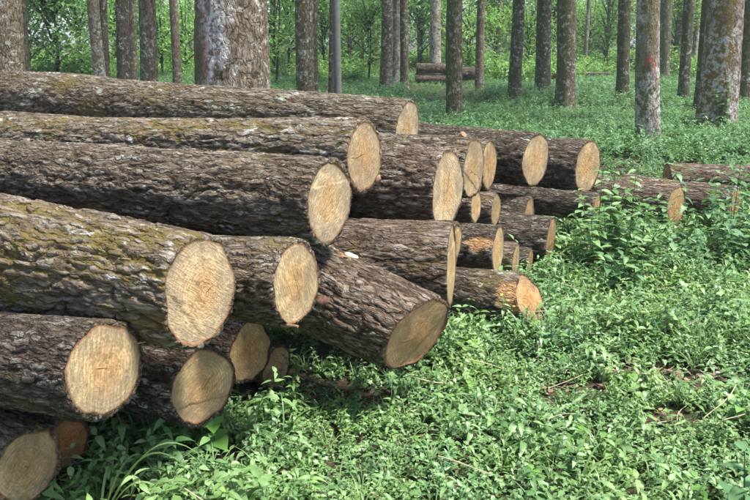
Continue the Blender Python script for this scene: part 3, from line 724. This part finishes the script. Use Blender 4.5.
def asset_col(name, meshes):
    cc = bpy.data.collections.new(name)
    for i, me in enumerate(meshes):
        o = bpy.data.objects.new('%s_%02d' % (name, i), me); cc.objects.link(o)
    return cc
def scatter(name, cc, P, yaw, scl, idx, tilt=None):
    """one 'stuff' object; its points carry instances of the small meshes"""
    me = bpy.data.meshes.new(name); me.vertices.add(len(P)); me.vertices.foreach_set('co', np.asarray(P, np.float32).ravel())
    rot = np.zeros((len(P), 3)); rot[:, 2] = yaw
    if tilt is not None: rot[:, :2] = tilt
    a = me.attributes.new('rot', 'FLOAT_VECTOR', 'POINT'); a.data.foreach_set('vector', rot.astype(np.float32).ravel())
    a = me.attributes.new('scl', 'FLOAT', 'POINT'); a.data.foreach_set('value', np.asarray(scl, np.float32))
    a = me.attributes.new('idx', 'INT', 'POINT'); a.data.foreach_set('value', np.asarray(idx, np.int32))
    o = link(name, me); o['kind'] = 'stuff'
    ng = bpy.data.node_groups.new(name, 'GeometryNodeTree')
    ng.interface.new_socket('Geometry', in_out='INPUT', socket_type='NodeSocketGeometry'); ng.interface.new_socket('Geometry', in_out='OUTPUT', socket_type='NodeSocketGeometry')
    N = ng.nodes; gi = N.new('NodeGroupInput'); go = N.new('NodeGroupOutput')
    ip = N.new('GeometryNodeInstanceOnPoints'); ci = N.new('GeometryNodeCollectionInfo')
    ci.inputs['Collection'].default_value = cc; ci.inputs['Separate Children'].default_value = True; ci.inputs['Reset Children'].default_value = True
    def at(nm, ty):
        n = N.new('GeometryNodeInputNamedAttribute'); n.data_type = ty; n.inputs['Name'].default_value = nm; return n.outputs[0]
    ng.links.new(gi.outputs[0], ip.inputs['Points']); ng.links.new(ci.outputs[0], ip.inputs['Instance'])
    ip.inputs['Pick Instance'].default_value = True
    ng.links.new(at('idx', 'INT'), ip.inputs['Instance Index']); ng.links.new(at('rot', 'FLOAT_VECTOR'), ip.inputs['Rotation']); ng.links.new(at('scl', 'FLOAT'), ip.inputs['Scale'])
    ng.links.new(ip.outputs[0], go.inputs[0])
    md = o.modifiers.new('scatter', 'NODES'); md.node_group = ng
    return o

SPOTS = [(on_ground(216, 462), .13), (on_ground(100, 528), .10), (on_ground(135, 512), .09), (on_ground(505, 338), .05)]
def log_clear(P, hgt=.16):
    """True where a plant of that height does not stick into a log"""
    ok = np.ones(len(P), bool)
    for p0, u, L, r0, r1 in LOGS:
        v = P - p0; s = np.clip(v[:, 0] * u[0] + v[:, 1] * u[1], 0, L)
        rr = r0 + (r1 - r0) * s / L
        dd = np.hypot(P[:, 0] - p0[0] - u[0] * s, P[:, 1] - p0[1] - u[1] * s)
        zb = p0[2] + u[2] * s
        half = np.sqrt(np.maximum(rr ** 2 - dd ** 2, 0))
        ok &= ~((dd < rr) & (zb - half < hgt)); ok &= ~((dd < rr * .85) & (zb < 1.0) & (P[:, 1] > 3.25) & (P[:, 0] < .12) & (_h(np.floor(P[:, 0] * 997), np.floor(P[:, 1] * 991)) < .88))
    for c_, r_ in SPOTS: ok &= np.hypot(P[:, 0] - c_[0], P[:, 1] - c_[1]) > r_
    for x, y, d in TREES: ok &= np.hypot(P[:, 0] - x, P[:, 1] - y) > d * .55
    return ok
BARE = [(on_ground(706, 382), .36, .17), (on_ground(570, 393), .22, .11), (on_ground(640, 374), .18, .08), (on_ground(560, 262), .5, .25), (on_ground(690, 268), .5, .12), (on_ground(672, 420), .16, .09)]
def field(y0, y1, dens, seed, margin=1.25):
    rg = np.random.default_rng(seed); hw = .51 * margin
    A = hw * (y1 ** 2 - y0 ** 2) + 1.2 * (y1 - y0); n = int(A * dens * 1.35)
    y = np.sqrt(rg.uniform(0, 1, n) * (y1 ** 2 - y0 ** 2) + y0 ** 2); x = rg.uniform(-1, 1, n) * (hw * y + .6)
    n = int(len(y) / 1.35); y, x = y[:n], x[:n]
    return np.stack([x, y, ground_z(x, y)], -1), rg
def bare_mask(P):
    b = np.zeros(len(P))
    for c_, a_, b_ in BARE:
        q = np.hypot((P[:, 0] - c_[0]) / a_, (P[:, 1] - c_[1]) / b_) + .5 * noise3(P[:, 0] * 7, P[:, 1] * 7, P[:, 0] * 0, 3)
        b = np.maximum(b, 1 - sstep(.6, 1.1, q))
    return b

def grass_clump(seed):
    rg = np.random.default_rng(seed); mb = MB()
    for _ in range(9):
        a = rg.uniform(0, 6.28); L = rg.uniform(.08, .20); hh = rg.uniform(.08, .2); t = np.linspace(0, 1, 6)
        x, z, w = L * t ** 1.3, hh * (1.7 * t - .9 * t ** 2.4), .0035 * (1 - t ** 2) + .0004
        V = np.stack([np.stack([x, w, z], -1), np.stack([x, -w, z], -1)], 1).reshape(-1, 3)
        mb.add(place(V, (rg.normal(0, .01), rg.normal(0, .01), 0), a, 0), None, grid_quads(6, 2, False), 0, rg.uniform(0, .4))
    return mb.mesh('grass_clump', M['leaf_grass'])
weeds = asset_col('weed', [sprig(1, .10, 3, .046, [M['stem'], M['leaf_weed']]), sprig(2, .14, 4, .042, [M['stem'], M['leaf_weed']]), sprig(3, .07, 3, .038, [M['stem'], M['leaf_weed']], whorl=3),
                           sprig(4, .17, 5, .048, [M['stem'], M['leaf_weed']], wr=.48), sprig(5, .09, 3, .052, [M['stem'], M['leaf_weed']], wr=.62), sprig(6, .05, 2, .036, [M['stem'], M['leaf_weed']], whorl=4, wr=.7),
                           sprig(7, .20, 6, .055, [M['stem'], M['leaf_mid']], wr=.42), sprig(8, .13, 3, .085, [M['stem'], M['leaf_weed']], wr=.5, droop=.4), sprig(9, .24, 5, .07, [M['stem'], M['leaf_weed']], wr=.38, droop=.4),
                           sprig(10, .10, 2, .075, [M['stem'], M['leaf_big']], wr=.66, whorl=3), grass_clump(1), grass_clump(2)])
P, rg = field(1.2, 7.2, 900, 21)
nz = fbm3(P[:, 0] * 1.1, P[:, 1] * 1.1, P[:, 0] * 0, 8, 3)
keep = (rg.uniform(0, 1, len(P)) < .92 + .25 * nz) & (rg.uniform(0, 1, len(P)) > bare_mask(P) * 1.0) & log_clear(P)
P = P[keep]; n = len(P)
scl = rg.uniform(.65, 1.15, n) * (1 + .3 * nz[keep])
idx = rg.choice(12, n, p=[.18, .15, .15, .09, .15, .08, .03, .06, .03, .02, .03, .03])
scl = scl * (1 + .35 * sstep(.2, .9, fbm3(P[:, 0] * 2.3, P[:, 1] * 2.3, P[:, 0] * 0, 91, 2)))
o = scatter('ground_weeds', weeds, P, rg.uniform(0, 6.28, n), scl, idx, rg.normal(0, .18, (n, 2)))
o['label'] = 'low light green weeds covering the ground in front of the logs'; o['category'] = 'weeds'

P, rg = field(1.2, 5.6, 750, 24)
keep = (rg.uniform(0, 1, len(P)) > bare_mask(P) * .97) & log_clear(P, .07); P = P[keep]; n = len(P)
o = scatter('creeping_weeds', weeds, P, rg.uniform(0, 6.28, n), rg.uniform(.5, .95, n), rg.choice([2, 5, 0], n, p=[.4, .45, .15]), rg.normal(0, .25, (n, 2)))
o['label'] = 'tiny creeping weeds filling the gaps in the foreground'; o['category'] = 'weeds'

mids = asset_col('tuft', [sprig(11, .28, 6, .085, [M['stem'], M['leaf_mid']], wr=.5), sprig(12, .20, 5, .075, [M['stem'], M['leaf_mid']], wr=.55), frond(13, .30, 6, .07, [M['stem'], M['leaf_mid']]), frond(14, .22, 7, .06, [M['stem'], M['leaf_mid']]), sprig(15, .36, 7, .08, [M['stem'], M['leaf_mid']], wr=.45)])
P, rg = field(6.6, 17, 75, 22)
nz = fbm3(P[:, 0] * .6, P[:, 1] * .6, P[:, 0] * 0, 18, 3)
keep = (rg.uniform(0, 1, len(P)) < .85 + .3 * nz) & (rg.uniform(0, 1, len(P)) > bare_mask(P) * .9) & log_clear(P, .25)
P = P[keep]; n = len(P)
far = sstep(7, 11, P[:, 1])
scl = rg.uniform(.65, 1.1, n) * (.62 + .5 * far) * (1 + .3 * nz[keep])
o = scatter('undergrowth', mids, P, rg.uniform(0, 6.28, n), scl, rg.integers(0, 5, n), rg.normal(0, .15, (n, 2)))
o['label'] = 'dense soft green undergrowth between the pile and the nearer trunks'; o['category'] = 'undergrowth'
P, rg = field(16, 40, 30, 23, 1.1)
front = (np.abs(P[:, 0] / P[:, 1] - .092) < .052) & (P[:, 1] > 19) & (P[:, 1] < 31); keep = log_clear(P, .1); front = front[keep]; P = P[keep]; n = len(P); nz = fbm3(P[:, 0] * .3, P[:, 1] * .3, P[:, 0] * 0, 28, 3)
Pr = np.stack([rg.uniform(1.75, 5.0, 260), rg.uniform(5.3, 7.6, 260), np.zeros(260)], -1); Pr = Pr[(Pr[:, 0] > Pr[:, 1] * .30) & log_clear(Pr, .3)]; Pr[:, 2] = ground_z(Pr[:, 0], Pr[:, 1])
o = scatter('weed_thicket', mids, Pr, rg.uniform(0, 6.28, len(Pr)), rg.uniform(.8, 1.3, len(Pr)) * (1 + .3 * (Pr[:, 0] > 2.7)), rg.choice([0, 1, 4], len(Pr)), rg.normal(0, .15, (len(Pr), 2)))
o['label'] = 'thick knee high weeds around the short logs at the right'; o['category'] = 'weeds'
o = scatter('far_undergrowth', mids, P, rg.uniform(0, 6.28, n), rg.uniform(.75, 1.35, n) * (1 + .3 * nz) * np.where(front, .5, 1), rg.integers(0, 5, n), rg.normal(0, .15, (n, 2)))
o['label'] = 'ferny undergrowth around the feet of the trees'; o['category'] = 'undergrowth'

# leaf litter and dry stalks
def litter_meshes():
    out = []
    for i in range(4):
        mb = MB(); V, a, b = leaf_shape(.06, .032, -.3 + .2 * i, .5 - .2 * i); mb.add(V, a, b, 0, .1 * i); out.append(mb.mesh('dead_leaf', M['litter']))
    for i in range(3):
        mb = MB(); tt = np.linspace(0, 1, 5); mb.tube(np.stack([tt * .22 - .11, .02 * np.sin(tt * 3 + i), .012 + .02 * i * tt], -1), .0022, 5); out.append(mb.mesh('dry_stalk', M['straw']))
    return out
lit = asset_col('litter', litter_meshes())
P, rg = field(1.3, 7.5, 30, 31); P2 = []
for c_, a_, b_ in BARE:
    m = int(a_ * b_ * 3.14 * 500); P2.append(np.stack([c_[0] + rg.normal(0, a_ * .5, m), c_[1] + rg.normal(0, b_ * .55, m), np.zeros(m)], -1))
P = np.concatenate([P] + P2); P[:, 2] = ground_z(P[:, 0], P[:, 1]) + rg.uniform(.012, .03, len(P)); P = P[log_clear(P, .05)]; n = len(P)
o = scatter('leaf_litter', lit, P, rg.uniform(0, 6.28, n), rg.uniform(.4, .95, n), rg.choice(7, n, p=[.23, .23, .23, .22, .03, .03, .03]), rg.normal(0, .3, (n, 2)))
o['label'] = 'dead brown leaves and dry stalks lying among the weeds'; o['category'] = 'litter'
P, rg = field(1.6, 6, 3.5, 33); P = P[log_clear(P, .3)]; P[:, 2] += rg.uniform(.06, .14, len(P)); n = len(P)
o = scatter('dry_stalks', lit, P, rg.uniform(0, 6.28, n), rg.uniform(.7, 1.4, n), rg.integers(4, 7, n), rg.normal(0, .45, (n, 2)))
o['label'] = 'pale dry stalks leaning through the weeds'; o['category'] = 'stalks'

# ------------------------------------------------------------------ single plants with their own leaves
def weed_thing(name, label, cat, base, height, nodes, l, wr, mat, seed, whorl=2, lean=(0, 0), start=.2, branches=1, group=None, droop=.3, stem_r=.004, leafpitch=.25):
    rg = np.random.default_rng(seed)
    t = thing(name, label, cat, base, group=group)
    tmpl = []
    for i in range(3):
        mb = MB(); V, a, b = leaf_shape(1, wr * (.9 + .1 * i), droop * (.6 + .4 * i), .12 + .1 * i, 6); mb.add(V, a, b, 0, .12 * i); tmpl.append(mb.mesh('leaf', M[mat]))
    for bi in range(branches):
        a0 = rg.uniform(0, 6.28); spread = 0 if bi == 0 else rg.uniform(.25, .65)
        hh = height * (1 if bi == 0 else rg.uniform(.55, .85))
        ex = np.array([lean[0] + math.cos(a0) * spread * hh, lean[1] + math.sin(a0) * spread * hh, hh])
        f = lambda u: np.array([ex[0] * u ** 1.4, ex[1] * u ** 1.4, hh * u])
        mb = MB(); mb.tube([f(u) for u in np.linspace(0, 1, 8)], np.linspace(stem_r, stem_r * .4, 8), 6); link('stem', mb.mesh('stem', M['stem']), t)
        for i in range(nodes):
            u = start + (1 - start) * (i + 1) / nodes
            for k in range(whorl):
                o = link('leaf', tmpl[rg.integers(0, 3)], t); o.location = f(u)
                sz = l * (1.15 - .5 * u) * rg.uniform(.75, 1.15); o.scale = (sz,) * 3
                o.rotation_euler = (rg.normal(0, .2), -(rg.uniform(-.15, .4) + leafpitch * u), a0 + i * 1.9 + k * 6.283 / whorl + rg.normal(0, .25))
    return t
def gp(px, py):
    g = on_ground(px, py); return (g[0], g[1], float(ground_z(g[0], g[1])))
weed_thing('broadleaf_seedling', 'bright broad leaved seedling under the tan cracked log end', 'plant', gp(216, 462), .17, 2, .11, .80, 'leaf_big', 1, whorl=3, droop=.25, stem_r=.003)
weed_thing('leafy_weed', 'dark green leafy weed left of the broad leaved seedling', 'plant', gp(160, 485), .20, 5, .055, .55, 'leaf_mid', 2, branches=2)
WG = 'tall weeds by the right end of the pile'
for lb, px, py, hh, nd, ll, wr, mt, sd_, br in [
    ('tallest leafy weed, in front of the pile\'s right end', 606, 268, .72, 10, .13, .46, 'leaf_weed', 3, 6),
    ('tall weed leaning against the pile\'s right end log', 594, 274, .74, 10, .12, .46, 'leaf_weed', 23, 6),
    ('tall pale weed between the tallest and the bushy one', 626, 275, .76, 10, .12, .46, 'leaf_weed', 24, 6),
    ('bushy pale weed just right of the tallest one', 640, 262, .50, 8, .125, .50, 'leaf_weed', 4, 6),
    ('weed with broad leaves at the foot of the tallest one', 622, 292, .36, 6, .12, .52, 'leaf_mid', 5, 6),
    ('upright weed with tiered leaves before the orange ended log', 729, 250, .68, 7, .13, .40, 'leaf_mid', 6, 3),
    ('small leafy weed in front of the striped short log', 692, 252, .30, 5, .10, .48, 'leaf_weed', 7, 4),
    ('leafy weed hiding the left part of the striped short log', 655, 245, .42, 7, .11, .48, 'leaf_mid', 17, 5),
    ('low dark weed between the lowest right log and the tallest weed', 578, 272, .26, 6, .09, .5, 'leaf_mid', 18, 4),
    ('low spreading weed right below the striped short log', 672, 275, .24, 5, .10, .5, 'leaf_weed', 19, 5),
    ('pale weed at the right edge below the orange ended log', 745, 262, .30, 5, .10, .45, 'leaf_weed', 20, 5)]:
    weed_thing('tall_weed', lb, 'plant', gp(px, py), hh * 1.12, nd, ll * 1.05, wr, mt, sd_, branches=br, leafpitch=.05, stem_r=.005, group=WG)
weed_thing('broad_weed', 'large leaved weed in the bottom right corner', 'plant', gp(742, 535), .34, 4, .16, .40, 'leaf_mid', 8, branches=2, lean=(-.02, .03), stem_r=.005)
weed_thing('broad_weed', 'broad green weed above the corner plant at the right edge', 'plant', gp(738, 430), .16, 3, .12, .50, 'leaf_big', 9, branches=1)
weed_thing('broad_weed', 'single broad leaved weed low in the right foreground', 'plant', gp(540, 545), .15, 3, .10, .55, 'leaf_big', 10, branches=2)
weed_thing('leafy_weed', 'spreading leafy weed in the middle of the green foreground', 'plant', gp(550, 350), .2, 5, .07, .5, 'leaf_mid', 12, branches=2)
weed_thing('ivy_shoot', 'dark ivy shoots hugging the foot of the orange mossy tree', 'plant', (ivy_tree.location.x - .04, ivy_tree.location.y - .42, .0), .95, 12, .15, .7, 'leaf_mid', 13, branches=4)
def flower_weed():
    g = gp(505, 332); t = weed_thing('flowering_weed', 'thin weed with small yellow flowers in front of the chopped log', 'plant', g, .22, 4, .05, .4, 'leaf_weed', 14, branches=3)
    ym = plain_mat('yellow_petal', (.75, .62, .10), .6, .2, 50)
    rg = np.random.default_rng(4)
    for k in range(5):
        mb = MB()
        for q in range(6):
            V, a, b = leaf_shape(.012, .007, .1, .1, 3); mb.add(place(V, (0, 0, 0), q * 1.047, .5), a, b)
        o = link('flower', mb.mesh('flower', ym), t); o.location = (rg.normal(0, .05), rg.normal(0, .04), .22 + rg.uniform(-.05, .04))
flower_weed()
def pink_flower():
    g = gp(716, 392); t = thing('pink_flower', 'small pink flower on a thin stalk at the right', 'flower', g)
    mb = MB(); mb.tube([(0, 0, 0), (.005, 0, .05), (.0, .004, .10)], .0018, 5); link('stem', mb.mesh('stem', M['stem']), t)
    pm = plain_mat('pink_petal', (.62, .38, .60), .6, .15, 50)
    for q in range(7):
        mb = MB(); V, a, b = leaf_shape(.016, .010, .2, .2, 3); mb.add(place(V, (0, .004, .10), q * .9, .6), a, b); link('petal', mb.mesh('petal', pm), t)
pink_flower()
def grass_tuft(label, base, blades, seed):
    t = thing('grass_tuft', label, 'grass', base); rg = np.random.default_rng(seed)
    for (a, L, h, w) in blades:
        s = np.linspace(0, 1, 14); x = L * s; z = h * 4 * s * (1 - s) * .9 + h * .35 * s * (1 - s) + .0
        z = h * np.sin(np.clip(s * 2.6, 0, 2.9)) ; wd = w * (1 - s ** 2.2) * (.6 + .8 * s) * .5 + .0006
        V = []
        for i in range(14): V += [(x[i], wd[i], z[i] + wd[i] * .5), (x[i], 0, z[i]), (x[i], -wd[i], z[i] + wd[i] * .5)]
        V = place(np.array(V), (0, 0, 0), a, 0); q = grid_quads(14, 3, False); mb = MB(); mb.add(V, None, q, 0, rg.uniform(0, .5)); link('blade', mb.mesh('blade', M['leaf_grass']), t)
grass_tuft('arching grass tuft beside the lowest left log', gp(100, 528), [(.5, .34, .24, .016), (.15, .26, .17, .017), (.85, .26, .22, .014), (-.2, .22, .12, .014), (1.4, .16, .18, .012), (.35, .42, .29, .012)], 3)

# ------------------------------------------------------------------ background: small trees, shrubs, far wood
UNDER = [crown_mesh('crown', 300 + i, 2400, [1.7, 1.4, 2.0][i], [4.6, 5.2, 4.0][i], .17, [M['trunk_dark'], M['leaf_under']], limbs=[20, 18, 22][i], z0=.5, clump=[.55, .5, .6][i]) for i in range(3)]
UNDERL = [crown_mesh('crown', 320 + i, 2300, [1.9, 1.5][i], [3.6, 4.8][i], .18, [M['trunk_dark'], M['leaf_bush']], limbs=20, z0=.4, clump=.6) for i in range(2)]
def stem_mesh(seed):
    rg = np.random.default_rng(seed); mb = MB()
    z = np.linspace(-.1, 4.4, 10); mb.tube(np.stack([.12 * np.sin(z * .8 + seed) - .12 * math.sin(seed), .1 * np.sin(z * .7), z], -1), np.linspace(.055, .012, 10), 7); return mb.mesh('trunk', M['trunk_dark'])
STEM = [stem_mesh(i) for i in range(3)]
def small_tree(label, px, dist, kind, s=1.0, group='small leafy trees under the tall ones', light=False):
    d = ray(px, 60); x, y = d[0] * dist / d[1], dist
    t = thing('small_tree', label, 'tree', (x, y, float(ground_z(x, y))), (0, 0, px * .7), group)
    link('trunk', STEM[kind % 3], t); link('crown', (UNDERL[kind % 2] if light else UNDER[kind % 3]), t); t.scale = (s,) * 3
small_tree('leafy small tree with a forked stem, left of the leaning pair', 54, 22, 0, 1.0)
SMALL = ['leafy small tree just right of the left edge trunks', 'leafy small tree between the forked one and the leaning pair', 'bright leafy tree behind the dark trunk near the close pair', 'bright leafy tree right of the smooth brown trunk', 'pale leafy tree behind the slim trunk with ferns', 'bright leafy tree right against the widest tree', 'dark leafy tree left of the mossy rough trunk', 'leafy small tree between the mossy rough trunk and the grey post', 'pale leafy tree just right of the grey post', 'leafy small tree left of the tan trunk', 'leafy small tree left of the far log stack', 'leafy small tree above the far log stack', 'bright leafy tree left of the slender tan trunk', 'leafy small tree right of the slender tan trunk', 'bright leafy tree between the two dark right of centre trunks', 'leafy small tree left of the thick brown trunk', 'bright leafy tree right of the thick brown trunk', 'bright leafy tree above the thin pale fallen stem', 'leafy small tree left behind the red marked tree', 'leafy small tree right of the red marked tree', 'bright leafy tree left of the ivy tree', 'dark leafy tree right of the ivy tree', 'leafy tree just past the right picture edge', 'leafy tree just past the left picture edge']
for i, (px, dist, s, lg) in enumerate([(30, 30, 1.1, 0), (80, 31, 1.1, 0), (115, 36, 1.2, 1), (160, 30, 1.0, 1), (185, 34, 1.0, 1), (275, 27, 1.0, 1), (288, 36, 1.2, 0), (325, 33, 1.0, 0), (352, 38, 1.2, 1), (368, 30, .9, 0), (420, 38, 1.2, 0), (447, 42, 1.3, 0),
                                       (470, 36, 1.0, 1), (495, 41, 1.2, 0), (527, 39, 1.1, 1), (553, 44, 1.2, 0), (588, 46, 1.2, 1), (605, 42, 1.0, 1), (640, 44, 1.2, 0), (675, 38, 1.1, 0), (692, 42, 1.2, 1), (735, 34, 1.1, 0), (765, 36, 1.1, 0), (-15, 30, 1.1, 0)]):
    small_tree(SMALL[i], px, dist, i, s, light=bool(lg))
# low bushes and the far wood: masses nobody could count
bush = asset_col('bush', [crown_mesh('bush', 340 + i, 1300, .9, .9, .13, [M['trunk_dark'], M['leaf_bush']], limbs=12, z0=.1, clump=.4) for i in range(3)])
P, rg = field(30, 56, .30, 41, 1.1); P = P[~((np.abs(P[:, 0] / P[:, 1] - .092) < .06) & (P[:, 1] < 34))]; n = len(P)
o = scatter('far_bushes', bush, P, rg.uniform(0, 6.28, n), rg.uniform(.6, 1.25, n), rg.integers(0, 3, n)); o['label'] = 'bright green bushes and ferns far back between the trunks'; o['category'] = 'bushes'
wood = asset_col('wood', UNDER + UNDERL)
P, rg = field(52, 100, .013, 43, 1.15); n = len(P)
o = scatter('far_wood', wood, P, rg.uniform(0, 6.28, n), rg.uniform(1.1, 2.0, n), rg.integers(0, 5, n)); o['label'] = 'far leafy wood closing the view behind the trunks'; o['category'] = 'wood'

# ------------------------------------------------------------------ air
def haze():
    x0, x1, y0, y1, z0, z1 = -430, 430, -90, 730, -1.3, 19
    V = [(x, y, z) for z in (z0, z1) for y in (y0, y1) for x in (x0, x1)]
    F = np.array([(0, 2, 3, 1), (4, 5, 7, 6), (0, 1, 5, 4), (2, 6, 7, 3), (0, 4, 6, 2), (1, 3, 7, 5)])
    m = bpy.data.materials.new('haze'); m.use_nodes = True; t = m.node_tree; t.nodes.clear()
    o = t.nodes.new('ShaderNodeOutputMaterial'); v = t.nodes.new('ShaderNodeVolumePrincipled')
    v.inputs['Color'].default_value = (.93, .97, .95, 1); v.inputs['Density'].default_value = .0013; v.inputs['Anisotropy'].default_value = .2
    t.links.new(v.outputs[0], o.inputs['Volume'])
    h = link('haze', mesh_np('haze', np.array(V, float), F, m, smooth=False)); h['kind'] = 'stuff'; h['label'] = 'thin pale humid air between the far trees'; h['category'] = 'haze'
haze()
